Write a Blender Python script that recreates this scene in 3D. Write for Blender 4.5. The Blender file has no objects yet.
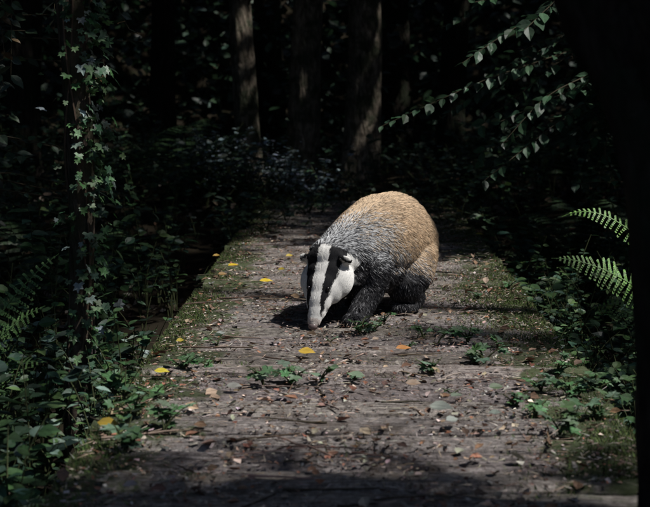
import bpy, math, numpy as np
from mathutils import Vector, noise
rng=np.random.default_rng(7)
D=bpy.data; SC=bpy.context.scene
def link(o,parent=None):
    SC.collection.objects.link(o)
    if parent: o.parent=parent
    return o
def empty(name):
    e=D.objects.new(name,None); link(e); return e
def nrm(v): 
    v=np.asarray(v,float); return v/(np.linalg.norm(v,axis=-1,keepdims=True)+1e-12)
def sstep(a,b,x):
    t=np.clip((x-a)/(b-a),0,1); return t*t*(3-2*t)

# ---------------------------------------------------------------- materials
def mat_new(name):
    m=D.materials.new(name); m.use_nodes=True; nt=m.node_tree
    for n in list(nt.nodes): nt.nodes.remove(n)
    out=nt.nodes.new('ShaderNodeOutputMaterial')
    b=nt.nodes.new('ShaderNodeBsdfPrincipled'); nt.links.new(b.outputs[0],out.inputs[0])
    return m,nt,b,out
def N(nt,t,**kw):
    n=nt.nodes.new(t)
    for k,v in kw.items():
        if k in n.inputs: n.inputs[k].default_value=v
        else: setattr(n,k,v)
    return n
def ramp(nt,fac,stops):
    r=nt.nodes.new('ShaderNodeValToRGB'); nt.links.new(fac,r.inputs[0])
    el=r.color_ramp.elements
    while len(el)<len(stops): el.new(0.5)
    for e,(p,c) in zip(el,stops): e.position=p; e.color=(*c,1)
    return r
def mix(nt,f,a,b,mode='MIX'):
    m=nt.nodes.new('ShaderNodeMix'); m.data_type='RGBA'; m.blend_type=mode
    for s,v in ((m.inputs[0],f),(m.inputs[6],a),(m.inputs[7],b)):
        if hasattr(v,'is_output'): nt.links.new(v,s)
        else: s.default_value=v if isinstance(v,(int,float)) else (*v,1)
    return m.outputs[2]
def attr_mat(name,rough=.5,trans=.0,bump=0,spec=.5,nscale=40):
    m,nt,b,out=mat_new(name)
    a=N(nt,'ShaderNodeAttribute',attribute_name='col')
    nz=N(nt,'ShaderNodeTexNoise',Scale=nscale,Detail=4.0)
    r=ramp(nt,nz.outputs[0],[(.3,(.6,.6,.6)),(.7,(1.25,1.25,1.25))])
    c=mix(nt,1.0,a.outputs['Color'],r.outputs[0],'MULTIPLY')
    nt.links.new(c,b.inputs['Base Color'])
    b.inputs['Roughness'].default_value=rough; b.inputs['Specular IOR Level'].default_value=spec
    if bump:
        bp=N(nt,'ShaderNodeBump',Strength=bump,Distance=.004); nt.links.new(nz.outputs[0],bp.inputs['Height']); nt.links.new(bp.outputs[0],b.inputs['Normal'])
    if trans:
        t=nt.nodes.new('ShaderNodeBsdfTranslucent'); nt.links.new(c,t.inputs[0])
        mx=nt.nodes.new('ShaderNodeMixShader'); mx.inputs[0].default_value=trans
        nt.links.new(b.outputs[0],mx.inputs[1]); nt.links.new(t.outputs[0],mx.inputs[2]); nt.links.new(mx.outputs[0],out.inputs[0])
    return m
M_leaf=attr_mat('leaf',.5,.22,.2,.4)
M_can=attr_mat('shade_leaf',.6,0,0,.3)
M_dry=attr_mat('dry_litter',.85,.05,.4,spec=.2,nscale=120)
M_moss=attr_mat('moss',.9,.15,spec=.1)
M_stem=attr_mat('stem',.8,0,.5,spec=.2)
def bark_mat(name,c1,c2,c3,scale=14):
    m,nt,b,out=mat_new(name)
    tc=N(nt,'ShaderNodeTexCoord'); mp=N(nt,'ShaderNodeMapping'); mp.inputs['Scale'].default_value=(1,1,.3)
    nt.links.new(tc.outputs['Object'],mp.inputs[0])
    n1=N(nt,'ShaderNodeTexNoise',Scale=scale*2.5,Detail=8.0,Roughness=.7); nt.links.new(mp.outputs[0],n1.inputs[0])
    n2=N(nt,'ShaderNodeTexNoise',Scale=7.0,Detail=6.0,Roughness=.7); nt.links.new(tc.outputs['Object'],n2.inputs[0])
    v=N(nt,'ShaderNodeTexVoronoi',Scale=scale*2.0,feature='DISTANCE_TO_EDGE'); nt.links.new(mp.outputs[0],v.inputs['Vector'])
    r=ramp(nt,n1.outputs[0],[(.35,c1),(.65,c2)])
    r2=ramp(nt,n2.outputs[0],[(.45,(0,0,0)),(.58,(1,1,1))])
    c=mix(nt,r2.outputs[0],r.outputs[0],c3)
    nt.links.new(c,b.inputs['Base Color']); b.inputs['Roughness'].default_value=.9; b.inputs['Specular IOR Level'].default_value=.15
    add=N(nt,'ShaderNodeMath',operation='MULTIPLY_ADD'); nt.links.new(v.outputs['Distance'],add.inputs[0]); add.inputs[1].default_value=1.5; nt.links.new(n1.outputs[0],add.inputs[2])
    bp=N(nt,'ShaderNodeBump',Strength=1.0,Distance=.03); nt.links.new(add.outputs[0],bp.inputs['Height']); nt.links.new(bp.outputs[0],b.inputs['Normal'])
    return m
M_bark=bark_mat('bark',(.07,.055,.04),(.38,.32,.25),(.07,.08,.05))
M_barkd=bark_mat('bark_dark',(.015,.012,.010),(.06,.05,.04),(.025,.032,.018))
M_barki=bark_mat('bark_ivy_stem',(.03,.022,.018),(.18,.14,.11),(.06,.06,.035))

# ---------------------------------------------------------------- mesh builder
class MB:
    def __init__(s): s.v=[];s.c=[];s.l=[];s.cnt=[];s.n=0
    def add(s,V,faces_idx,counts,C):
        V=np.asarray(V,float).reshape(-1,3)
        C=np.asarray(C,float)
        if C.ndim==1: C=np.tile(C,(len(V),1))
        s.v.append(V); s.c.append(C); s.l.append(np.asarray(faces_idx,int).ravel()+s.n); s.cnt.append(np.asarray(counts,int)); s.n+=len(V)
    def inst(s,T,F,pos,R,scale,col):
        n=len(pos); k=len(T); scale=np.asarray(scale,float)
        if scale.ndim==1: scale=np.repeat(scale[:,None],3,1)
        L=T[None]*scale[:,None,:]
        V=np.einsum('nij,nkj->nki',R,L)+pos[:,None,:]
        fi=np.concatenate([np.array(f) for f in F]); fc=np.array([len(f) for f in F])
        idx=(fi[None]+ (np.arange(n)*k)[:,None]).ravel()
        s.add(V.reshape(-1,3),idx,np.tile(fc,n),np.repeat(col,k,0))
    def tube(s,path,rad,col,sides=6,rough=0.,cap=True):
        P=np.asarray(path,float); n=len(P); rad=np.broadcast_to(np.asarray(rad,float),(n,))
        T=nrm(np.gradient(P,axis=0)); ref=np.array([0,1,0.01]) if abs(T[0][1])<.9 else np.array([1,0,.01])
        U=nrm(np.cross(T,ref)); W=np.cross(T,U)
        an=np.linspace(0,2*np.pi,sides,endpoint=False)
        ring=(np.cos(an)[None,:,None]*U[:,None]+np.sin(an)[None,:,None]*W[:,None])
        rr=rad[:,None]*np.ones(sides)[None]
        if rough:
            for i in range(n):
                for j in range(sides):
                    q=P[i]*2.0+ring[i,j]*1.3
                    rr[i,j]*=1+rough*noise.fractal(Vector((q[0]*1.5,q[1]*1.5,q[2]*.6)),.6,2.,4)
        V=P[:,None]+ring*rr[...,None]
        i,j=np.meshgrid(np.arange(n-1),np.arange(sides),indexing='ij'); j2=(j+1)%sides
        q=np.stack([i*sides+j,i*sides+j2,(i+1)*sides+j2,(i+1)*sides+j],-1).reshape(-1)
        s.add(V.reshape(-1,3),q,np.full((n-1)*sides,4),col)
    def obj(s,name,mat,parent=None,smooth=False):
        me=D.meshes.new(name)
        V=np.concatenate(s.v);C=np.concatenate(s.c);L=np.concatenate(s.l);cn=np.concatenate(s.cnt)
        me.vertices.add(len(V)); me.vertices.foreach_set('co',V.ravel())
        me.loops.add(len(L)); me.loops.foreach_set('vertex_index',L.astype(np.int32))
        me.polygons.add(len(cn)); st=np.concatenate([[0],np.cumsum(cn)[:-1]]); me.polygons.foreach_set('loop_start',st.astype(np.int32))
        try: me.polygons.foreach_set('loop_total',cn.astype(np.int32))
        except Exception: pass
        me.polygons.foreach_set('use_smooth',np.full(len(cn),smooth))
        a=me.color_attributes.new('col','FLOAT_COLOR','POINT'); a.data.foreach_set('color',np.hstack([C,np.ones((len(C),1))]).ravel().astype(np.float32))
        me.update(calc_edges=True); me.validate()
        me.materials.append(mat); o=D.objects.new(name,me); return link(o,parent)

LEAF=np.array([[0,0,0],[-.26,.22,.05],[-.33,.5,.06],[-.18,.8,.03],[0,1.05,-.08],[.18,.8,.03],[.33,.5,.06],[.26,.22,.05],[0,.3,-.02],[0,.62,-.01]])
LEAFF=[[0,8,2,1],[8,9,3,2],[9,4,3],[0,7,6,8],[8,6,5,9],[9,5,4]]
IVY=np.array([[0,.12,0],[-.28,-.02,.02],[-.5,.18,.0],[-.3,.36,.04],[-.44,.68,.0],[-.15,.66,.03],[0,1.0,-.03],[.15,.66,.03],[.44,.68,0],[.3,.36,.04],[.5,.18,0],[.28,-.02,.02],[0,.45,-.03]])
IVYF=[[12,i+1,i] if i else [12,1,0] for i in range(0,11)]+[[12,0,11]]
FLK=np.array([[-.3,0,0],[.35,.1,.1],[.2,.9,0],[-.2,1,.12]]); FLKF=[[0,1,2,3]]
CUP=np.array([[0,0,0],[-.3,.25,.16],[-.34,.6,.2],[0,1,.12],[.34,.6,.14],[.3,.25,.2],[0,.5,-.02]]); CUPF=[[0,6,2,1],[6,3,2],[0,5,4,6],[6,4,3]]
def frames(n,tilt=.6,yaw=None):
    nn=np.stack([rng.normal(0,tilt,n),rng.normal(0,tilt,n),np.ones(n)],1); nn=nrm(nn)
    a=rng.uniform(0,2*np.pi,n) if yaw is None else yaw
    d=np.stack([np.cos(a),np.sin(a),np.zeros(n)],1)
    y=nrm(d-nn*np.sum(d*nn,1,keepdims=True)); x=np.cross(y,nn)
    return np.stack([x,y,nn],-1)
def frame_dir(y,nn):
    y=nrm(y); nn=nrm(nn-y*np.sum(y*nn,1,keepdims=True)); return np.stack([np.cross(y,nn),y,nn],-1)
def cols(n,pal,w=None,var=.25):
    pal=np.array(pal); i=rng.choice(len(pal),n,p=w)
    return np.clip(pal[i]*(1+rng.normal(0,var,(n,1)))*(1+rng.normal(0,.06,(n,3))),.002,1)
GREEN=[(.040,.085,.034),(.055,.11,.04),(.035,.08,.05),(.075,.13,.045)]
DARKG=[(.026,.052,.028),(.034,.068,.035),(.030,.052,.040)]
BLUEG=[(.18,.25,.27),(.09,.13,.12),(.32,.38,.42)]

# ---------------------------------------------------------------- terrain
def gh(x,y):
    x=np.asarray(x,float);y=np.asarray(y,float)
    r=np.hypot(x*1.15,y-4.5)
    h=-.34+.05*np.sin(x*2.1+1)*np.cos(y*1.7)+.03*np.sin(x*5+y*4)
    h=h+sstep(7.2,9.2,y)*.29
    h=h+sstep(9.5,20,r)*6.5+sstep(20,80,r)*5  # banks all round, added to block the sky
    return h
def axis(a): return np.sign(a)*(np.abs(a)**1.7)
u=np.linspace(-1,1,190); gx=axis(u)*110; gy=axis(u)*110+5
X,Y=np.meshgrid(gx,gy,indexing='ij'); Z=gh(X,Y)
for i in range(len(gx)):
    for j in range(len(gy)):
        if abs(gx[i])<25 and abs(gy[j]-5)<25:
            k=.3 if (abs(gx[i])<1 and gy[j]<9.5) else 1
            Z[i,j]+=.05*k*noise.fractal(Vector((gx[i]*1.2,gy[j]*1.2,0)),.8,2,4)
            if abs(gx[i])<.8 and gy[j]<9.0: Z[i,j]=min(Z[i,j],-.09)
g=MB(); n=len(u); i,j=np.meshgrid(np.arange(n-1),np.arange(n-1),indexing='ij')
g.add(np.stack([X,Y,Z],-1).reshape(-1,3),np.stack([i*n+j,(i+1)*n+j,(i+1)*n+j+1,i*n+j+1],-1).reshape(-1),np.full((n-1)**2,4),(.03,.024,.016))
m,nt,b,out=mat_new('forest_soil')
n1=N(nt,'ShaderNodeTexNoise',Scale=3.0,Detail=10.0,Roughness=.7); tc=N(nt,'ShaderNodeTexCoord'); nt.links.new(tc.outputs['Object'],n1.inputs[0])
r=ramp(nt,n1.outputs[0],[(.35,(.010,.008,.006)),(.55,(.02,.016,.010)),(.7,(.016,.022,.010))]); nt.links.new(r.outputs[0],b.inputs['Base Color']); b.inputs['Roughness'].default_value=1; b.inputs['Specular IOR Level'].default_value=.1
bp=N(nt,'ShaderNodeBump',Strength=.8,Distance=.05); nt.links.new(n1.outputs[0],bp.inputs['Height']); nt.links.new(bp.outputs[0],b.inputs['Normal'])
g.obj('ground',m,smooth=True)

# ---------------------------------------------------------------- boardwalk
XL,XR=-.58,.62; YE=9.0
board=empty('wooden_boardwalk')
m,nt,b,out=mat_new('weathered_deck_wood')
tc=N(nt,'ShaderNodeTexCoord'); at=N(nt,'ShaderNodeAttribute',attribute_name='col')
mp=N(nt,'ShaderNodeMapping'); mp.inputs['Scale'].default_value=(1.2,16,4); nt.links.new(tc.outputs['Object'],mp.inputs[0])
gr=N(nt,'ShaderNodeTexNoise',Scale=6.0,Detail=9.0,Roughness=.65); nt.links.new(mp.outputs[0],gr.inputs[0])
bl=N(nt,'ShaderNodeTexNoise',Scale=5.0,Detail=8.0,Roughness=.7); nt.links.new(tc.outputs['Object'],bl.inputs[0])
fi=N(nt,'ShaderNodeTexNoise',Scale=55.0,Detail=7.0,Roughness=.85); nt.links.new(tc.outputs['Object'],fi.inputs[0])
c0=ramp(nt,gr.outputs[0],[(.3,(.09,.08,.076)),(.5,(.36,.33,.315)),(.7,(.66,.62,.59))])
c1=ramp(nt,fi.outputs[0],[(.38,(.34,.33,.33)),(.62,(1.35,1.33,1.3))])
c=mix(nt,1.0,c0.outputs[0],c1.outputs[0],'MULTIPLY')
dirt=ramp(nt,bl.outputs[0],[(.51,(0,0,0)),(.66,(.8,.8,.8))])
c=mix(nt,dirt.outputs[0],c,mix(nt,fi.outputs[0],(.035,.029,.024),(.28,.23,.19)))
sx=N(nt,'ShaderNodeSeparateXYZ'); nt.links.new(tc.outputs['Object'],sx.inputs[0])
ab=N(nt,'ShaderNodeMath',operation='SUBTRACT'); nt.links.new(sx.outputs[0],ab.inputs[0]); ab.inputs[1].default_value=.02
ab2=N(nt,'ShaderNodeMath',operation='ABSOLUTE'); nt.links.new(ab.outputs[0],ab2.inputs[0])
ad=N(nt,'ShaderNodeMath',operation='MULTIPLY_ADD'); nt.links.new(bl.outputs[0],ad.inputs[0]); ad.inputs[1].default_value=1.0; nt.links.new(ab2.outputs[0],ad.inputs[2])
ms=ramp(nt,ad.outputs[0],[(.91,(0,0,0)),(1.06,(.9,.9,.9))])
c=mix(nt,ms.outputs[0],c,mix(nt,fi.outputs[0],(.03,.045,.018),(.13,.18,.07)))
c=mix(nt,1.0,c,at.outputs['Color'],'MULTIPLY')
nt.links.new(c,b.inputs['Base Color']); b.inputs['Roughness'].default_value=.85; b.inputs['Specular IOR Level'].default_value=.25
s1=N(nt,'ShaderNodeMath',operation='ADD'); nt.links.new(gr.outputs[0],s1.inputs[0]); nt.links.new(fi.outputs[0],s1.inputs[1])
s2=N(nt,'ShaderNodeMath',operation='ADD'); nt.links.new(s1.outputs[0],s2.inputs[0]); nt.links.new(bl.outputs[0],s2.inputs[1])
bp=N(nt,'ShaderNodeBump',Strength=1.0,Distance=.014); nt.links.new(s2.outputs[0],bp.inputs['Height']); nt.links.new(bp.outputs[0],b.inputs['Normal'])
M_wood=m
p=MB(); y=-1.0; NX=60
def hz(x,y): return .004*noise.fractal(Vector((x*6,y*14,3)),.7,2,5)
while y<YE:
    w=rng.uniform(.135,.16); gap=rng.uniform(.014,.024)
    x0=XL+rng.uniform(-.025,.02); x1=XR+rng.uniform(-.02,.025); z0=rng.uniform(-.007,.004); sk=rng.uniform(-.008,.008); tl=rng.uniform(-.06,.06)
    if 1.9<y<2.5: x1-=.16   # boards cut back round the leaning tree
    xs=np.linspace(x0,x1,NX); prof=[(0,-.045),(0,-.012),(.010,-.001),(.04,.002),(w/2,.0025),(w-.04,.002),(w-.010,-.001),(w,-.012),(w,-.045)]
    V=[]
    for xx in xs:
        ej=.005*noise.noise(Vector((xx*9,y*7,0)))
        for (py,pz) in prof:
            dz=hz(xx,y+py) if pz>-.02 else 0
            V.append((xx,y+py*(1-gap/w)+sk*(xx)+ (ej if py in(0,w) else 0),z0+pz+dz+tl*(py-w/2)))
    k=len(prof); F=[];
    for a in range(NX-1):
        for bq in range(k-1): F+= [a*k+bq,(a+1)*k+bq,(a+1)*k+bq+1,a*k+bq+1]
    cn=[4]*((NX-1)*(k-1)); F+=list(range(k)); cn.append(k); F+=[(NX-1)*k+q for q in range(k)][::-1]; cn.append(k)
    t=rng.uniform(.62,1.2); p.add(V,F,cn,(t,t*rng.uniform(.95,1.0),t*rng.uniform(.93,1.01))); y+=w
p.obj('planks',M_wood,board)
p=MB()
for xx in (-.5,.02,.40):
    V=[(xx+sx_*.045,yy,zz) for yy in np.linspace(-1,YE,20) for sx_,zz in ((-1,-.2),(1,-.2),(1,-.05),(-1,-.05))]
    F=[];
    for q in range(19):
        for e in range(4): F+=[q*4+e,q*4+(e+1)%4,q*4+4+(e+1)%4,q*4+4+e]
    p.add(V,F,[4]*76,(.3,.3,.27))
p.obj('bearers',M_wood,board)

# ---------------------------------------------------------------- moss on the edges
def blades(mb,P,L,wd,col,tilt=.5,up=1.):
    n=len(P); T=np.array([[-.5,0,0],[.5,0,0],[.3,.55,.0],[-.3,.55,.0],[0,1,0]])
    d=nrm(np.stack([rng.normal(0,tilt,n),rng.normal(0,tilt,n),np.full(n,up)],1)); a=rng.uniform(0,6.28,n)
    nn=np.stack([np.cos(a),np.sin(a),np.zeros(n)],1); R=frame_dir(d,nn)
    mb.inst(T,[[0,1,2,3],[3,2,4]],P,R,np.stack([wd,L,L],1),col)
n=66000
side=rng.random(n)<.5; dx=np.abs(rng.normal(0,.06,n)); yy=rng.uniform(1.5,9.0,n)
xx=np.where(side,XL+dx-.01,XR-dx*1.5+.01)
keep=np.array([noise.noise(Vector((x*5,y_*3.5,1)))+.2-d*2>rng.uniform(-.25,.15) for x,y_,d in zip(xx,yy,dx)])&~((xx>.44)&(yy<2.7))
xx=xx[keep];yy=yy[keep]
n2=14000; px_=rng.uniform(XL,XR-.18,n2); py_=rng.uniform(2.5,8,n2)
k2=np.array([noise.noise(Vector((x*4+9,y_*2.2,5)))>.20+.25*(rng.random()) for x,y_ in zip(px_,py_)])
n3=4500; qx=rng.normal(.47,.09,n3); qy=rng.normal(5.1,.45,n3); qx=np.clip(qx,.2,.63)
xx=np.concatenate([xx,px_[k2],qx]); yy=np.concatenate([yy,py_[k2],qy]); n=len(xx)
mb=MB(); P=np.stack([xx,yy,np.full(n,-.002)],1)
blades(mb,P,rng.uniform(.005,.018,n),rng.uniform(.002,.004,n),cols(n,[(.10,.15,.045),(.06,.10,.035),(.14,.17,.07),(.10,.09,.055)]),.7)
mb.obj('moss',M_moss)

# ---------------------------------------------------------------- leaf litter
LIT=[(.12,.08,.06),(.24,.165,.12),(.38,.31,.25),(.06,.04,.03),(.50,.44,.39),(.24,.11,.07),(.20,.19,.18)]
mb=MB()
def on_deck(n,a=2.0,bq=8.6):
    y=a+(bq-a)*rng.random(n)**1.15; x=rng.uniform(XL,XR,n); x=np.where((y<2.65)&(x>.45),x-.3,x); return x,y
n=32000; x,y=on_deck(n); ok=np.array([noise.noise(Vector((a*5,b_*4,2)))>rng.uniform(-.5,.45) for a,b_ in zip(x,y)]); x=x[ok];y=y[ok];n=len(x)
mb.inst(FLK,FLKF,np.stack([x,y,rng.uniform(.002,.008,n)],1),frames(n,.3),rng.uniform(.003,.011,n)*rng.choice([1,1,1.6],n),cols(n,LIT,var=.35))
n=8500; x,y=on_deck(n); s=np.stack([rng.uniform(.0012,.003,n),rng.uniform(.015,.06,n),np.full(n,.01)],1)
mb.inst(FLK,FLKF,np.stack([x,y,rng.uniform(.004,.010,n)],1),frames(n,.12),s,cols(n,[(.34,.26,.2),(.17,.12,.09),(.05,.035,.03),(.48,.42,.36)],var=.3))
n=700; x,y=on_deck(n,2.2,7.5)
mb.inst(CUP,CUPF,np.stack([x,y,rng.uniform(.004,.010,n)],1),frames(n,.3),rng.uniform(.012,.038,n),cols(n,[(.2,.13,.09),(.3,.22,.16),(.1,.06,.045),(.26,.23,.2),(.2,.11,.07)],var=.3))
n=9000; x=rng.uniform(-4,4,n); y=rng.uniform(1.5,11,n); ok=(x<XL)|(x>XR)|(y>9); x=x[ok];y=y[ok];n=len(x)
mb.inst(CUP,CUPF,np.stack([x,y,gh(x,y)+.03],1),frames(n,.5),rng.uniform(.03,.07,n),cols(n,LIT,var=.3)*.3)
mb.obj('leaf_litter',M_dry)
mb=MB()
for q in range(100):
    x,y=rng.uniform(XL,XR-.15),rng.uniform(2.3,7); a=rng.uniform(0,3.14) if q%2 else rng.normal(0,.4); L=rng.uniform(.05,.22)
    t=np.linspace(-.5,.5,6); pth=np.stack([x+np.cos(a)*L*t+rng.normal(0,.003,6),y+np.sin(a)*L*t+rng.normal(0,.003,6),np.full(6,.008)+rng.normal(0,.001,6)],1)
    mb.tube(pth,np.linspace(.003,.0015,6)*rng.uniform(.6,1.2),cols(1,[(.12,.08,.06),(.05,.04,.03),(.26,.2,.16)])[0],5)
mb.obj('twigs',M_stem)
mb=MB()
def gp(px,py):
    Yw=1120/(py-75.); return (px-354)/1400*Yw, Yw
for (px,py,s,c) in [(232,272,.07,(.62,.42,.03)),(264,288,.065,(.7,.5,.03)),(305,362,.06,(.6,.4,.06)),(404,359,.06,(.45,.2,.06)),(158,384,.05,(.6,.5,.05)),(100,440,.06,(.4,.28,.04)),(282,276,.04,(.45,.35,.05)),(216,262,.04,(.4,.25,.05)),(222,281,.045,(.25,.15,.05)),(440,420,.07,(.3,.33,.29)),(462,410,.05,(.16,.2,.15)),(220,345,.04,(.3,.33,.3)),(415,396,.05,(.28,.2,.14)),(356,386,.06,(.22,.3,.2)),(500,400,.05,(.1,.14,.08)),(330,255,.04,(.4,.3,.05)),(460,215,.04,(.4,.3,.05)),(458,436,.045,(.3,.33,.3)),(500,428,.04,(.26,.3,.26)),(232,400,.05,(.2,.2,.18)),(380,350,.03,(.3,.22,.16)),(180,425,.04,(.3,.3,.25)),(180,352,.03,(.5,.4,.06)),(480,238,.05,(.5,.38,.05)),(290,262,.04,(.55,.4,.04))]:
    x,y=gp(px,py); T_,F_=(CUP,CUPF) if s<.042 else (LEAF,LEAFF)
    a=rng.uniform(-.5,.8); d=np.array([[math.cos(a),math.sin(a),0]]); nn=np.array([[rng.normal(0,.12),-.35+rng.normal(0,.1),1.]])
    mb.inst(T_,F_,np.array([[x-.02,y,.024]]),frame_dir(d,nn),np.array([s*.8]),np.array([c]))
mb.obj('fallen_leaves',M_leaf)

# ---------------------------------------------------------------- plants
def herb(ml,ms,x,y,z,h,nst,size,pal,spread=.12,tmpl=(LEAF,LEAFF),w=None,dens=1.):
    for q in range(nst):
        a=rng.uniform(0,6.28); ln=rng.uniform(.4,1)*spread; hh=h*rng.uniform(.5,1.1)
        t=np.linspace(0,1,6); pth=np.stack([x+np.cos(a)*ln*t**1.5,y+np.sin(a)*ln*t**1.5,z+hh*t-.15*hh*t**3],1)
        ms.tube(pth,np.linspace(.003,.001,6),np.array([.05,.06,.025]),4)
        k=max(3,int(hh/.045*dens)); tt=rng.uniform(.25,1,k); 
        P=np.stack([np.interp(tt,t,pth[:,c]) for c in range(3)],1)
        az=rng.uniform(0,6.28,k); yd=np.stack([np.cos(az),np.sin(az),rng.uniform(-.3,.4,k)],1)
        nn=np.stack([rng.normal(0,.3,k),rng.normal(-.2,.3,k),np.ones(k)],1)
        ml.inst(tmpl[0],tmpl[1],P,frame_dir(yd,nn),size*rng.uniform(.5,1.2,k),cols(k,pal,w))
def spray(ml,ms,pts,size,pal,rad=.004,step=.035,side=True,droop=.2):
    P=np.array(pts,float); d=np.concatenate([[0],np.cumsum(np.linalg.norm(np.diff(P,axis=0),axis=1))]); n=max(8,int(d[-1]/.05))
    t=np.linspace(0,d[-1],n); C=np.stack([np.interp(t,d,P[:,c]) for c in range(3)],1)
    for _ in range(3): C[1:-1]=(C[:-2]+2*C[1:-1]+C[2:])/4
    ms.tube(C,np.linspace(rad,rad*.25,n),np.array([.06,.05,.03]),5)
    k=int(d[-1]/step); tt=np.linspace(.08,1,k)*d[-1]; Q=np.stack([np.interp(tt,t,C[:,c]) for c in range(3)],1)
    T=nrm(np.gradient(Q,axis=0)); up=np.array([0,-.35,1.]); S=nrm(np.cross(T,up)); sg=np.where(np.arange(k)%2,1,-1)[:,None]
    yd=T*.55+S*sg*.9+np.array([0,0,-droop])+rng.normal(0,.22,(k,3)); nn=up+rng.normal(0,.4,(k,3))
    ml.inst(LEAF,LEAFF,Q,frame_dir(yd,nn),size*rng.uniform(.5,1.15,k),cols(k,pal,var=.35)); return C
def frond(mb,base,dirv,L,arch=.5,w=.28,col=(.09,.16,.03),npin=20,lift=.9,start=.2,face=0.):
    b0=np.array(base,float); dv=nrm(np.array([dirv[0],dirv[1],0.])); t=np.linspace(0,1,24)
    C=b0+dv*L*t[:,None]*np.array([1,1,0])*(1-.15*t[:,None]) ; C[:,2]=b0[2]+L*(lift*t-arch*t**2*1.1)
    mb.tube(C,np.linspace(.0035,.0008,24),np.array(col)*.8,4)
    T=nrm(np.gradient(C,axis=0)); S=nrm(np.cross(T,[0,0,1.]))
    if face: 
        S=S*np.sign(S[:,1:2]+1e-9); S=nrm(S*(1-face)+np.array([0,0,face])); S=nrm(S-T*np.sum(S*T,1,keepdims=True))
    UPn=np.cross(S,T); UPn=UPn*np.sign(UPn[:,2:3]+1e-9)
    P=[];Yd=[];Nn=[];Sc=[]
    for i in range(npin):
        tt=start+(1-start)*i/npin; k=tt*23; i0=min(int(k),22); f=k-i0; c=C[i0]*(1-f)+C[i0+1]*f; u_=(i/npin)
        pl=w*L*(np.sin(np.pi*min(1,u_*.75+.28))**.8)*(1-u_*.55)*rng.uniform(.88,1.08)
        for sg in(-1,1):
            pd=nrm(S[i0]*sg+T[i0]*.35+np.array([0,0,-.15])+rng.normal(0,.07,3)); m_=max(5,int(pl/.009))
            for q in range(m_):
                v=(q+.5)/m_; pp=c+pd*pl*v+np.array([0,0,-.18*pl*v*v])
                for s2 in(-1,1):
                    P.append(pp);Yd.append(nrm(T[i0]*s2+pd*.6));Nn.append(UPn[i0]+rng.normal(0,.15,3));Sc.append([pl/m_*1.3,max(.004,pl*.13*(1-v*.8)),1e-2])
    n=len(P); TM=np.array([[-.5,0,0],[.5,0,0],[.3,.7,0],[0,1,0],[-.35,.65,0]])
    mb.inst(TM,[[0,1,2,3,4]],np.array(P),frame_dir(np.array(Yd),np.array(Nn)),np.array(Sc),cols(n,[col],var=.18))

ml,ms=MB(),MB()
for q in range(560):
    sd=rng.random()<.5; y=rng.uniform(2.2,10.5); off=abs(rng.normal(0,1.1))+.06
    x=XL-off if sd else XR+off
    if 2.0<y<2.8 and x>.6: continue
    h=rng.uniform(.25,.5)+off*.25
    if not sd and y<5: h=min(h*.7,.33)
    herb(ml,ms,x,y,float(gh(x,y)),h,rng.integers(2,5),rng.uniform(.04,.075),GREEN if rng.random()<.6 else DARKG,.18)
for q in range(200):
    x=rng.normal(0,2.2); y=rng.uniform(8.9,11.5); herb(ml,ms,x,y,float(gh(x,y)),rng.uniform(.2,.6),3,.06,DARKG,.2)
for q in range(110):
    x=rng.uniform(-.75,.75); y=rng.uniform(7.2,9.2)
    if abs(x)<.45 and y<8.0 and rng.random()<.8: continue
    herb(ml,ms,x,y,-.02,rng.uniform(.05,.2),3,.045,DARKG+[(.05,.09,.04)],.15)
ml.obj('undergrowth',M_leaf); ms.obj('undergrowth_stems',M_stem)
n=52000; a=rng.uniform(.35,2.8,n); r=rng.uniform(8.5,17,n); x=np.cos(a)*r; y=4.5+np.sin(a)*r
P=np.stack([x,y,gh(x,y)+rng.random(n)**1.3*2.0],1); ml=MB(); ml.inst(LEAF,LEAFF,P,frames(n,.9),rng.uniform(.06,.15,n),cols(n,DARKG,var=.4)); ml.obj('background_foliage',M_leaf)
ml,ms=MB(),MB()
for q in range(50):
    x=rng.uniform(-1.15,-.15); y=rng.uniform(9.0,9.8); herb(ml,ms,x,y,float(gh(x,y)),rng.uniform(.25,.55),4,.042,BLUEG,.2,dens=1.8)
o=ml.obj('elder_bush',M_leaf); ms.obj('stems',M_stem,o)
ml,ms=MB(),MB()
for q in range(125):
    y=rng.uniform(2.4,4.4); x=rng.uniform(-1.35,-.54); 
    herb(ml,ms,x,y,-.25,rng.uniform(.22,.42),3,rng.uniform(.025,.05),GREEN+[(.18,.25,.2)],.13,dens=1.3)
o=ml.obj('woodland_herbs',M_leaf); ms.obj('stems',M_stem,o)
ml,ms=MB(),MB()
for q in range(85):
    y=rng.uniform(2.8,6.2); x=rng.uniform(.60,1.0); 
    herb(ml,ms,x,y,-.25,rng.uniform(.22,.33),3,rng.uniform(.03,.05),GREEN,.12,dens=1.2)
o=ml.obj('verge_herbs',M_leaf); ms.obj('stems',M_stem,o)
ml,ms=MB(),MB()
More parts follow.
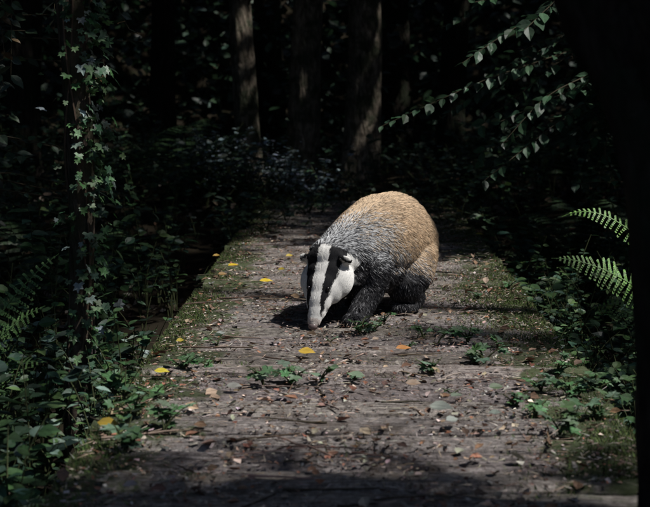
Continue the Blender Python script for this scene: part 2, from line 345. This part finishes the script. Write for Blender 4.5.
for (px,py,s,k) in [(360,336,.04,5),(374,334,.035,3),(262,390,.05,4),(290,389,.045,4),(320,388,.04,2),(433,378,.04,3),(487,366,.05,5),(330,345,.02,2),(470,345,.04,4),(455,338,.035,3),(545,395,.035,4),(575,402,.045,5),(600,395,.045,5),(520,412,.035,3),(215,350,.03,2),(440,345,.03,3),(580,430,.04,3),(180,375,.04,4),(150,405,.04,4),(605,425,.05,5),(560,378,.04,4),(355,384,.03,2),(425,340,.03,3),(500,350,.03,3),(410,350,.02,2),(540,420,.04,3),(130,425,.05,5),(110,400,.05,5),(480,300,.03,3),(510,290,.03,3),(455,400,.025,2),(385,325,.03,3),(205,372,.03,3),(160,440,.05,4),(565,440,.05,4),(120,460,.05,5)]:
    x,y=gp(px,py); herb(ml,ms,x,y,0,s*1.5,k,s*.85,[(.08,.17,.07),(.06,.12,.05),(.13,.2,.13)],s*1.4,tmpl=(IVY,IVYF) if k>2 else (LEAF,LEAFF),dens=1.3)
o=ml.obj('ivy_seedlings',M_leaf); ms.obj('stems',M_stem,o)

ml,ms=MB(),MB(); PG=[(.035,.08,.042),(.045,.095,.048),(.03,.065,.036)]
root=np.array([1.7,6.6,-.3])
for q in range(110):
    tipx=rng.uniform(.36,1.9); tz=rng.uniform(.2,1.7); ty=rng.uniform(5.7,7.2)
    midz=tz+rng.uniform(.0,.4); 
    C=spray(ml,ms,[root+rng.normal(0,.1,3)*[1,1,0],(1.55+rng.normal(0,.25),6.5+rng.normal(0,.2),midz*.6),((tipx+1.5)/2,(ty+6.4)/2,midz),(tipx,ty,tz)],.062,PG,.006,.026)
for e in [[(1.5,6.2,1.0),(1.0,6.05,.93),(.55,6.0,.78),(.12,6.0,.585)],[(1.4,6.1,1.1),(1.0,6,1.12),(.7,5.95,1.02),(.45,5.9,.85)],[(1.4,6.1,.9),(1.1,6,.85),(.8,5.9,.72),(.62,5.85,.52)],[(1.4,6.2,1.3),(1.0,6.1,1.25),(.7,6,1.15),(.5,5.9,1.1)]]:
    spray(ml,ms,e,.062,[(.045,.09,.048),(.035,.075,.04)],.005,.03)
o=ml.obj('hazel_bush',M_leaf); ms.obj('branches',M_stem,o)
ml,ms=MB(),MB()
for q in range(48):
    r0=np.array([-2.0+rng.normal(0,.2),5.6+rng.normal(0,.3),-.3]); tx=rng.uniform(-2.2,-.85); tz=rng.uniform(.1,1.6); ty=rng.uniform(4.8,6.6)
    spray(ml,ms,[r0,(r0[0]*.6+tx*.4,(r0[1]+ty)/2,tz*.8+.2),(tx,ty,tz)],.055,DARKG+[(.04,.07,.035)],.006,.04)
o=ml.obj('bramble_thicket',M_leaf); ms.obj('branches',M_stem,o)

def fern(name,fr):
    mb=MB()
    for f in fr: frond(mb,*f[0],**f[1])
    mb.obj(name,M_leaf)
FG=(.17,.34,.08)
fern('fern',[(((1.11,4.28,-.05),(-1,-.08),.60),dict(arch=.46,lift=1.0,col=FG,w=.15,npin=24,face=.55)),
  (((1.20,4.5,-.12),(-1,.05),.62),dict(arch=1.0,lift=1.85,col=FG,w=.11,npin=24,face=.5)),
  (((1.15,4.45,-.2),(-.8,.5),.5),dict(arch=.8,lift=1.3,col=(.08,.15,.04),face=.4,w=.2)),
  (((1.15,4.4,-.2),(.3,-.6),.5),dict(arch=.8,lift=1.4,col=(.06,.11,.03))),
  (((1.1,4.4,-.2),(.5,.6),.5),dict(arch=.8,lift=1.4,col=(.05,.1,.03)))])
FL=(.12,.22,.08)
fern('fern',[(((-1.22,3.75,-.25),(1,-.1),.46),dict(arch=.6,lift=1.6,col=FL,w=.2,face=.5)),
  (((-1.22,3.75,-.25),(1,-.3),.50),dict(arch=.6,lift=1.25,col=FL,w=.2,face=.4)),
  (((-1.22,3.75,-.25),(.6,.3),.5),dict(arch=.6,lift=1.75,col=FL,w=.2,face=.5)),
  (((-1.25,3.65,-.25),(.8,-.2),.45),dict(arch=.6,lift=1.0,col=FL,w=.22,face=.3)),
  (((-1.22,3.75,-.25),(-.6,0),.6),dict(arch=.8,lift=1.4,col=(.05,.09,.03)))])
fr=[]
for q in range(14):
    x=rng.choice([-1,1])*rng.uniform(1.0,2.6); y=rng.uniform(6.5,10)
    a=rng.uniform(0,6.28)
    for k in range(4): fr.append((((x,y,float(gh(x,y))),(math.cos(a+k*1.6),math.sin(a+k*1.6)),rng.uniform(.5,.8)),dict(arch=.8,lift=1.5,col=(.04,.08,.03),npin=14)))
fern('fern',fr)

# ---------------------------------------------------------------- trees
def tree(name,x,y,r,H,mat,lean=(0,0),limbs=4,rough=.12,sides=28,base=None):
    z0=float(gh(x,y))-.1 if base is None else base
    t=np.linspace(0,1,60); z=z0+H*t
    P=np.stack([x+lean[0]*(z-z0)+.04*np.sin(z*1.3+x*5),y+lean[1]*(z-z0)+.04*np.sin(z*1.1+y),z],1)
    rad=r*(1-.55*t)*(1+.55*np.exp(-(z-z0)/.22))
    mb=MB(); mb.tube(P,rad,(.1,.1,.1),sides,rough)
    for q in range(limbs):
        k=int(rng.uniform(.35,.9)*59); a=rng.uniform(0,6.28); L=rng.uniform(1.2,2.6); s=np.linspace(0,1,12)
        C=P[k]+np.stack([np.cos(a)*L*s,np.sin(a)*L*s,L*.7*s+.15*np.sin(s*5)],1); mb.tube(C,rad[k]*.45*(1-.8*s),(.1,.1,.1),8,.1)
    return mb.obj(name,mat,smooth=True)
tree('birch_tree',-.84,10.9,.095,8,M_bark,(-.01,0))
tree('birch_tree',-.36,11.0,.125,8.5,M_bark,(.005,0))
tree('birch_tree',.03,10.8,.135,8.5,M_bark,(.015,0))
for (x,y,r) in [(-2.3,9.5,.1),(-3.3,8,.16),(-2.7,11.5,.14),(-1.7,12.8,.12),(.9,12.6,.13),(1.9,11.2,.12),(2.7,9.0,.17),(3.4,12,.2),(-4.6,5,.2),(4.2,6,.2),(-4,2,.2),(4.5,2.5,.2),(.4,14,.16),(-.9,14.5,.15)]:
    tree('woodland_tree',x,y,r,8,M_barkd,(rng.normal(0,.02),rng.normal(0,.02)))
K_=.92; YT=2.3
mb=MB(); zz=np.array([-.45,-.2,0,.31,.49,.577,.666,.755,.83,.93,1.05,1.3,1.7,2.3,3.2,4.5,6]); ee=np.array([.50,.53,.535,.53,.515,.502,.487,.465,.437,.39,.34,.26,.2,.2,.2,.2,.2])*K_
rr=np.array([.24,.18,.165,.16,.16,.16,.16,.165,.17,.17,.17,.165,.15,.14,.12,.09,.05])*K_
zz=.8+(zz-.8)*K_; zz[0]=-.5
z=np.linspace(-.5,5.5,110); e=np.interp(z,zz,ee+rr); r_=np.interp(z,zz,rr)
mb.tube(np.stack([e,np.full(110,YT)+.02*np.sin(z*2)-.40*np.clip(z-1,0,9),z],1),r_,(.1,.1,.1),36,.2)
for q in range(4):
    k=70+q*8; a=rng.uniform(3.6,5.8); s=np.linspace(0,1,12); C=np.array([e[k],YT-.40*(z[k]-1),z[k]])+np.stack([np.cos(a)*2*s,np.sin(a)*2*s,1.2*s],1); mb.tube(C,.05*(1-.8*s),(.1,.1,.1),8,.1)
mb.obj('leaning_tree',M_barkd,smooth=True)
# leafy tree added out of view, right: casts frond shadows on the boards
par=empty('shadow_tree'); ml,ms=MB(),MB()
t=np.linspace(0,1,50); z=-.4+6.5*t; ms.tube(np.stack([2.6+.1*np.sin(z),3.9+0*z,z],1),.11*(1-.6*t)*(1+.5*np.exp(-(z+.4)/.2)),(.06,.05,.04),20,.15)
for e,lf in [([(2.6,3.75,1.2),(2.0,3.78,1.28),(1.3,3.8,1.1),(.66,3.82,.92)],1),([(2.6,3.9,1.8),(2.0,3.3,2.1),(1.3,2.7,2.0),(.6,2.25,1.9),(.2,2.25,1.75)],2)]:
    P=np.array(e); n=30; tt=np.linspace(0,len(P)-1,n); C=np.stack([np.interp(tt,np.arange(len(P)),P[:,c]) for c in range(3)],1)
    for _ in range(6): C[1:-1]=(C[:-2]+2*C[1:-1]+C[2:])/4
    ms.tube(C,np.linspace(.014,.004,n),(.07,.06,.045),6)
    for k in range({1:15,2:18}[lf],n,3):
        for sg in (-1,1):
            d=nrm(C[min(k+1,n-1)]-C[k-1]); sd=nrm(np.cross(d,[0,0,1])); frond(ml,C[k],(d*.7+sd*sg*1.0),rng.uniform(.16,.24) if lf==1 else rng.uniform(.2,.3),arch=.35,w=.22,col=(.06,.11,.04),npin=8,lift=.05)
ml.obj('foliage',M_leaf,par); ms.obj('trunk_and_boughs',M_barkd,par)

par=empty('ivy_covered_tree')
z=np.linspace(-.4,4.5,80); cx=-.80+.012*np.sin(z*4)+.01*z; cy=4.0+.012*np.cos(z*3)
mb=MB(); mb.tube(np.stack([cx,cy,z],1),np.linspace(.038,.022,80),(.1,.1,.1),18,.3); mb.obj('trunk',M_barki,par,True)
mb=MB()
for q in range(6):
    ph=rng.uniform(0,6.28); zz=np.linspace(-.3,2.4,90); a=ph+zz*rng.uniform(-4,4)+.5*np.sin(zz*5+q); rd=.036+.006*np.sin(zz*9+q); mb.tube(np.stack([np.interp(zz,z,cx)+rd*np.cos(a),np.interp(zz,z,cy)+rd*np.sin(a),zz],1),.0035,(.10,.07,.05),5)
mb.obj('ivy_vines',M_stem,par)
mb=MB(); n=2000; zz=rng.uniform(-.3,2.6,n); dens=np.array([noise.noise(Vector((0,0,q*4.))) for q in zz]); ok=dens>rng.uniform(-.4,.35,n); zz=zz[ok]; n=len(zz)
a=rng.normal(-.2,1.1,n); rd=.035+np.abs(rng.normal(0,.04,n)); P=np.stack([np.interp(zz,z,cx)+rd*np.cos(a),np.interp(zz,z,cy)+rd*np.sin(a),zz],1)
yd=np.stack([np.cos(a)*.5,np.sin(a)*.5,rng.normal(-.5,.5,n)],1); nn=np.stack([np.cos(a),np.sin(a),rng.uniform(.1,1.2,n)],1)+rng.normal(0,.45,(n,3))
mb.inst(IVY,IVYF,P,frame_dir(yd,nn),rng.uniform(.014,.038,n),cols(n,[(.06,.13,.05),(.04,.09,.05),(.14,.22,.12),(.26,.32,.30)],[.4,.35,.17,.08])); mb.obj('ivy_leaves',M_leaf,par)  # palest leaf colours stand in for glossy highlights
ml,ms=MB(),MB()
for q in range(16):
    x0=rng.uniform(-1.3,-.8); spray(ml,ms,[(x0-.4,4.6,1.9),(x0-.1,4.5,1.35),(x0+rng.uniform(-.1,.15),4.4,rng.uniform(.75,1.05))],.05,DARKG+[(.06,.1,.04),(.12,.08,.04)],.004,.03)
o=ml.obj('overhanging_branch',M_leaf); ms.obj('branches',M_stem,o)

# ---------------------------------------------------------------- canopy: unseen leaf roof added, gaps shaped to place the sun patches
S=nrm(np.array([.48,-.20,.84]))
def Lf(x,y):
    core=(1-sstep(.66,1.1,np.abs(x-.03)))*(.6*sstep(1.7,2.4,y)+.4*sstep(2.6,3.1,y))*(1-sstep(6.0,7.9,y)*.87)
    rt=.5*np.exp(-((x-.9)/.8)**2-((y-5.6)/1.4)**2)
    r3=.6*np.exp(-((x-.6)/.9)**2-((y-6.4)/.9)**2)*(y>6.0)
    r2=.85*np.exp(-((x-.65)/.35)**2-((y-4.35)/.4)**2)
    lf=.75*np.exp(-((x+1.1)/.75)**2-((y-3.7)/.9)**2)
    bg=.45*np.exp(-((x+.9)/1.5)**2-((y-10.3)/1.3)**2)
    return np.clip(np.maximum.reduce([core,rt,r2,r3,lf,bg,np.full_like(x,.045)]),0,1)
mb=MB()
n=60000; x=rng.uniform(-4,4,n); y=rng.uniform(-.5,12.5,n); ok=rng.random(n)>Lf(x,y)**.8; x=x[ok];y=y[ok];n=len(x); zc=rng.uniform(3.2,4.6,n)
P=np.stack([x+S[0]/S[2]*zc,y+S[1]/S[2]*zc,zc],1); ok=~((P[:,1]<-.4)); P=P[ok]; n=len(P)
mb.inst(LEAF,LEAFF,P,frames(n,.45),rng.uniform(.08,.17,n),cols(n,GREEN))
n=36000; x=rng.uniform(-16,16,n); y=rng.uniform(-10,26,n); ok=(np.abs(x)>3.7)|(y<0)|(y>12); x=x[ok];y=y[ok];n=len(x); zc=rng.uniform(3.6,6.0,n)
P=np.stack([x+S[0]/S[2]*zc,y+S[1]/S[2]*zc,zc],1)
ok=~((P[:,1]<-.6)&(np.abs(P[:,0])<7)&(P[:,1]>-10)); P=P[ok]; n=len(P)  # left open behind the camera so sky light reaches the front
mb.inst(LEAF,LEAFF,P,frames(n,.45),rng.uniform(.3,.55,n),cols(n,DARKG))
mb.obj('shade_canopy',M_can)

# ---------------------------------------------------------------- BADGER
badger=empty('badger')
f=nrm(np.array([-.5,-.866,0])); l=np.array([-f[1],f[0],0]); up=np.array([0,0,1.])
hh=nrm(np.array([-.38,-.925,0])); pit=math.radians(54)
A=hh*math.cos(pit)-up*math.sin(pit); Nn=hh*math.sin(pit)+up*math.cos(pit); Sd=np.array([-hh[1],hh[0],0])
H0=np.array([-.079,4.455,.198])
import bmesh
bm=bmesh.new()
def ell(c,r,ax):
    R=np.stack(ax,-1)*np.array(r)
    ret=bmesh.ops.create_icosphere(bm,subdivisions=3,radius=1)
    for v in ret['verts']: v.co=Vector(np.array(c)+R@np.array(v.co))
BA=(f,l,up); HA=(A,Sd,Nn)
def hp(a,s,n_): return H0+A*a+Sd*s+Nn*n_
keys=np.array([[-.075,4.475,.205,.075,.075,.070],[-.045,4.51,.212,.09,.086,.084],[-.008,4.56,.220,.11,.102,.108],[.04,4.635,.238,.12,.122,.128],[.085,4.71,.250,.125,.137,.144],[.125,4.775,.248,.13,.143,.150],[.150,4.815,.228,.13,.136,.142]])
for q in np.linspace(0,len(keys)-1,25):
    k=np.array([np.interp(q,np.arange(len(keys)),keys[:,c]) for c in range(6)]); ell(k[:3],k[3:],BA)
for t in np.linspace(0,1,8): ell((.01+.13*t,4.57+.22*t,.155),(.09,.085+.02*np.sin(t*3.14),.085),BA)
ell((-.03,4.52,.17),(.07,.08,.075),BA)
HW=1.07; EP=(.002,.070,.034)
ell(hp(.03,0,0),(.075,.066*HW,.050),HA)
for s in(-1,1):
    ell(hp(.05,s*.042,-.016),(.062,.046,.042),HA); ell(hp(.075,s*.032,-.012),(.06,.038,.036),HA); ell(hp(EP[0],s*EP[1],EP[2]),(.010,.020,.023),HA)
ell(hp(.075,0,.004),(.075,.052*HW,.043),HA); ell(hp(.12,0,.002),(.065,.040*HW,.036),HA); ell(hp(.16,0,.0),(.055,.030,.027),HA); ell(hp(.20,0,-.001),(.032,.022,.020),HA); ell(hp(.14,0,-.02),(.06,.027,.02),HA)
def chain(pts):
    for (a,ra),(b_,rb) in zip(pts[:-1],pts[1:]):
        a=np.array(a);b_=np.array(b_)
        for t in np.linspace(0,1,6): ell(a*(1-t)+b_*t,[ra*(1-t)+rb*t]*3,BA)
chain([((.05,4.55,.18),.072),((.052,4.53,.11),.050),((.030,4.49,.055),.036),((.016,4.465,.03),.033)]); ell((.008,4.448,.02),(.052,.036,.022),BA)
chain([((-.05,4.60,.17),.07),((-.07,4.58,.10),.05),((-.09,4.56,.05),.035),((-.10,4.54,.03),.03)]); ell((-.105,4.53,.02),(.048,.034,.02),BA)
chain([((.172,4.765,.19),.108),((.178,4.73,.13),.086),((.172,4.69,.095),.062),((.202,4.725,.055),.042),((.186,4.70,.03),.036)]); ell((.174,4.68,.022),(.058,.037,.022),BA)
chain([((.06,4.85,.18),.10),((.04,4.82,.12),.075),((.05,4.85,.06),.042),((.03,4.83,.03),.034)]); ell((.015,4.81,.02),(.055,.034,.02),BA)
chain([((.19,4.90,.22),.05),((.225,4.96,.17),.03),((.235,4.98,.11),.015)])
me=D.meshes.new('body'); bm.to_mesh(me); bm.free(); body=D.objects.new('body',me); link(body)
md=body.modifiers.new('r','REMESH'); md.mode='VOXEL'; md.voxel_size=.0055
md=body.modifiers.new('s','SMOOTH'); md.iterations=8; md.factor=.6
dg=bpy.context.evaluated_depsgraph_get(); dg.update(); me2=D.meshes.new_from_object(body.evaluated_get(dg)); body.modifiers.clear(); body.data=me2; body.parent=badger
for p_ in me2.polygons: p_.use_smooth=True
me2.calc_loop_triangles()
V=np.empty(len(me2.vertices)*3); me2.vertices.foreach_get('co',V); V=V.reshape(-1,3)
VN=np.empty(len(V)*3); me2.vertices.foreach_get('normal',VN); VN=VN.reshape(-1,3)
TR=np.empty(len(me2.loop_triangles)*3,np.int32); me2.loop_triangles.foreach_get('vertices',TR); TR=TR.reshape(-1,3)
def fbm(P,sc):
    return np.array([noise.noise(Vector(q*sc)) for q in P])
def furinfo(P):
    n=len(P); d=P-H0; ta=d@A; ts=d@Sd; tn=d@Nn
    hw=np.interp(ta,[-.05,0,.05,.1,.15,.2,.24],[.088,.104,.104,.078,.050,.038,.036])
    rad=np.hypot(ts,tn)
    head=sstep(-.045,-.02,ta)*(rad<hw*1.12)
    head=np.where((ta<.02)&(tn<-.03),head*0,head)
    aw=np.abs(ts)+fbm(P,50)*.004; th=np.degrees(np.arctan2(np.abs(ts),tn))+fbm(P,40)*6
    w1=np.interp(ta,[-.04,.05,.12,.18,.2],[.014,.018,.016,.017,.022])
    w2=np.interp(ta,[-.04,.02,.06,.12,.17,.2],[.068,.058,.051,.037,.027,.022])
    blk=sstep(w1-.0015,w1+.0015,aw)*(1-sstep(w2-.003,w2+.002,aw))*(th<95)*(ta<.195)
    blk=np.maximum(blk,sstep(132,142,th))
    ear=np.zeros(n,bool); earw=np.zeros(n)
    for s in(-1,1):
        c=hp(EP[0],s*EP[1],EP[2]); q=P-c; rr_=np.linalg.norm(q,axis=1); pr=q@(Nn*.75+Sd*s*.65); ear|=(rr_<.028)&(pr>.000); earw=np.maximum(earw,(rr_<.034)*sstep(.010,.014,pr))
    blk=np.where(ear,1-earw,blk); head=np.where(ear,1,head)
    bo=(P-np.array([.06,4.67,0])); al=bo@f; z=P[:,2]; nz=fbm(P,14)*.03
    tan_=1-sstep(-.06,.20,al+nz*1.5-(z-.27)*1.1)
    dark_z=np.interp(al,[-.25,-.1,.05,.15,.25],[.115,.135,.180,.205,.21])
    dark=1-sstep(dark_z-.025,dark_z+.04,z+nz)
    return ta,ts,tn,head,blk,ear,tan_,dark,al
def furcol(P,rnd):
    ta,ts,tn,head,blk,ear,tan_,dark,al=furinfo(P); n=len(P)
    white=np.array([.84,.83,.80]); black=np.array([.010,.010,.012])
    hc=np.where((rnd[:,0]<blk)[:,None],black,white*(.8+.25*rnd[:,1:2]))
    hc=hc*np.where(((ta>.205))[:,None],np.array([.75,.68,.65]),1)
    grey=np.where((rnd[:,1]<.54)[:,None],np.array([.62,.63,.64])*(.7+.6*rnd[:,2:3]),np.array([.05,.05,.055]))
    tanc=np.array([.70,.53,.36])*(.6+.6*rnd[:,2:3]); tanc=np.where((rnd[:,1]<.20)[:,None],tanc*.3,tanc)
    bc=np.where((rnd[:,3]<tan_)[:,None],tanc,grey)
    bk=np.where((rnd[:,1]<.10)[:,None],np.array([.22,.22,.23]),np.array([.016,.016,.019]))
    bc=np.where((rnd[:,0]<dark)[:,None],bk,bc)
    return np.where((head>.5)[:,None],hc,bc),head,ear,dark,ta,al
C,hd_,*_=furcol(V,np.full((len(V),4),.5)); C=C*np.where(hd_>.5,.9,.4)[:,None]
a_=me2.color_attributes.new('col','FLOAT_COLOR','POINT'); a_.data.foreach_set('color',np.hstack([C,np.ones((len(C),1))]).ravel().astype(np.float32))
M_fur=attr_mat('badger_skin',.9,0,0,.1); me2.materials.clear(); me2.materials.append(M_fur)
tv=V[TR]; ar=np.linalg.norm(np.cross(tv[:,1]-tv[:,0],tv[:,2]-tv[:,0]),axis=1); cen=tv.mean(1)
hd=furinfo(cen)[3]; ar=ar*np.where(hd>.5,3.0,1.0)
NF=200000; ti=rng.choice(len(TR),NF,p=ar/ar.sum()); b1=rng.random(NF);b2=rng.random(NF); fl=b1+b2>1; b1[fl]=1-b1[fl]; b2[fl]=1-b2[fl]
w3=np.stack([1-b1-b2,b1,b2],1); P0=(tv[ti]*w3[...,None]).sum(1); PN=nrm((VN[TR[ti]]*w3[...,None]).sum(1))
rnd=rng.random((NF,4)); 
cl=np.clip(fbm(P0,120)*.9+.5,0,1); rnd[:,2]=.5*rnd[:,2]+.5*cl
col,head,ear,dark,ta,al=furcol(P0,rnd)
kp=~((head>.5)&(ta>.216)); P0,PN,rnd,col,head,ear,dark,ta,al=[q[kp] for q in (P0,PN,rnd,col,head,ear,dark,ta,al)]; NF=len(P0)
H=(head>.5)[:,None]
flow=np.where(H,-A[None]+Sd[None]*np.sign((P0-H0)@Sd)[:,None]*.2,(-f)[None]+np.array([0,0,-.7])[None]*np.ones((NF,1)))
leg=(P0[:,2]<.12)&(head<.5); flow[leg]=np.array([.1,.1,-1])
clump=np.stack([fbm(P0,60),fbm(P0+5,60),fbm(P0+9,60)],1)
flow=flow+clump*np.where(H,.15,.32)+rng.normal(0,.12,(NF,3))
flow=nrm(flow-PN*np.sum(flow*PN,1,keepdims=True))
Ln=np.where(head>.5,np.interp(ta,[0,.06,.12,.2],[.014,.010,.007,.005]),np.where(leg,.015,np.interp(al,[-.2,0,.2],[.032,.029,.022])))*rng.uniform(.65,1.2,NF); Ln=np.where(ear,.006,Ln)
lean=np.where(head>.5,.9,.84)[:,None]
d1=nrm(flow*lean+PN*(1-lean)*1.5); d2=nrm(flow*(lean+.1)+PN*(1-lean)*.8+np.array([0,0,-.06])); L1=Ln[:,None]
K=np.stack([P0-PN*.001,P0+d1*L1*.33,P0+d1*L1*.6+d2*L1*.08,P0+d1*L1*.62+d2*L1*.4],1)
K[...,2]=np.maximum(K[...,2],.004)
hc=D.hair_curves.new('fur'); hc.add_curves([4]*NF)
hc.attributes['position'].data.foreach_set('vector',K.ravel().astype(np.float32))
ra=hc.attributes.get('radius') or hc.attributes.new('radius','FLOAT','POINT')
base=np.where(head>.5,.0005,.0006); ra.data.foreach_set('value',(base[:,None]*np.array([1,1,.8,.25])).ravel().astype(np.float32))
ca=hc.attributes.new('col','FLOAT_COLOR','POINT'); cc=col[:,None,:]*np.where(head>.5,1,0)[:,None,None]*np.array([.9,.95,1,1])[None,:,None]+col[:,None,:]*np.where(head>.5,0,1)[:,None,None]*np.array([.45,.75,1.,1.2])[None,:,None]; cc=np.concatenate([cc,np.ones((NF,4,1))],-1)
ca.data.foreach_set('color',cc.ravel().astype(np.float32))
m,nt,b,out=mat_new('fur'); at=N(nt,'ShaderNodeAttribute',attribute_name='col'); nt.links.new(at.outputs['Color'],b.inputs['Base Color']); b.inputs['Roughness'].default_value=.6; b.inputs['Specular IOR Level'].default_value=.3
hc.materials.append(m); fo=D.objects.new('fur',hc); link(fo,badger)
mE,nt,b,out=mat_new('wet_black'); b.inputs['Base Color'].default_value=(.006,.005,.005,1); b.inputs['Roughness'].default_value=.12
mN,nt,b,out=mat_new('nose_skin'); nz=N(nt,'ShaderNodeTexNoise',Scale=200.0); r=ramp(nt,nz.outputs[0],[(.3,(.12,.09,.09)),(.7,(.25,.19,.18))]); nt.links.new(r.outputs[0],b.inputs['Base Color']); b.inputs['Roughness'].default_value=.35
mC,nt,b,out=mat_new('claw_horn'); nz=N(nt,'ShaderNodeTexNoise',Scale=90.0); r=ramp(nt,nz.outputs[0],[(.3,(.08,.06,.05)),(.7,(.2,.16,.13))]); nt.links.new(r.outputs[0],b.inputs['Base Color']); b.inputs['Roughness'].default_value=.4
def blob(name,c,r,ax,mat):
    global bm
    bm=bmesh.new(); ell(c,r,ax); me=D.meshes.new(name); bm.to_mesh(me); bm.free()
    for q in me.polygons: q.use_smooth=True
    me.materials.append(mat); link(D.objects.new(name,me),badger)
for s,nm in((-1,'right_eye'),(1,'left_eye')): blob(nm,hp(.106,s*.033,.032),(.008,.0065,.0065),HA,mE)
blob('nose',hp(.224,0,0),(.012,.015,.012),HA,mN)
mb=MB()
for c in [(.008,4.448),(-.105,4.53),(.174,4.68),(.015,4.81)]:
    for k in range(5):
        s=(k-2)*.012; b0=np.array([c[0],c[1],.018])+f*(.038-.004*abs(k-2))+l*s; t=np.linspace(0,1,6)[:,None]
        mb.tube(b0+f*.024*t+l*s*.2*t-up*.013*t**2,np.linspace(.0032,.0007,6),(.3,.25,.2),6)
mb.obj('claws',mC,badger,True)

# ---------------------------------------------------------------- light, world, camera
w=D.worlds.new('World'); SC.world=w; w.use_nodes=True; nt=w.node_tree; bg=nt.nodes['Background']
sk=nt.nodes.new('ShaderNodeTexSky'); sk.sky_type='NISHITA'; sk.sun_disc=False
el=math.asin(S[2]); az=math.atan2(S[0],S[1]); sk.sun_elevation=el; sk.sun_rotation=az
nt.links.new(sk.outputs[0],bg.inputs[0]); bg.inputs[1].default_value=.15
sl=D.lights.new('sun','SUN'); sl.energy=5.0; sl.angle=math.radians(1.2); sl.color=(1,.97,.93); so=D.objects.new('sun',sl); link(so)
so.rotation_euler=Vector(S).to_track_quat('Z','Y').to_euler(); so.location=(4,0,8)
cam=D.cameras.new('camera'); co=D.objects.new('camera',cam); link(co); SC.camera=co
cam.sensor_width=36; cam.lens=1400/650*36; cam.clip_end=500; cam.clip_start=.05
co.location=(0,0,.8); th=math.atan(178.5/1400); yaw=math.atan(29/1400)
co.rotation_euler=(math.pi/2-th,0,yaw)
cam.dof.use_dof=True; cam.dof.focus_distance=4.5; cam.dof.aperture_fstop=6.3
SC.view_settings.view_transform='Standard'; SC.view_settings.look='None'; SC.view_settings.exposure=0
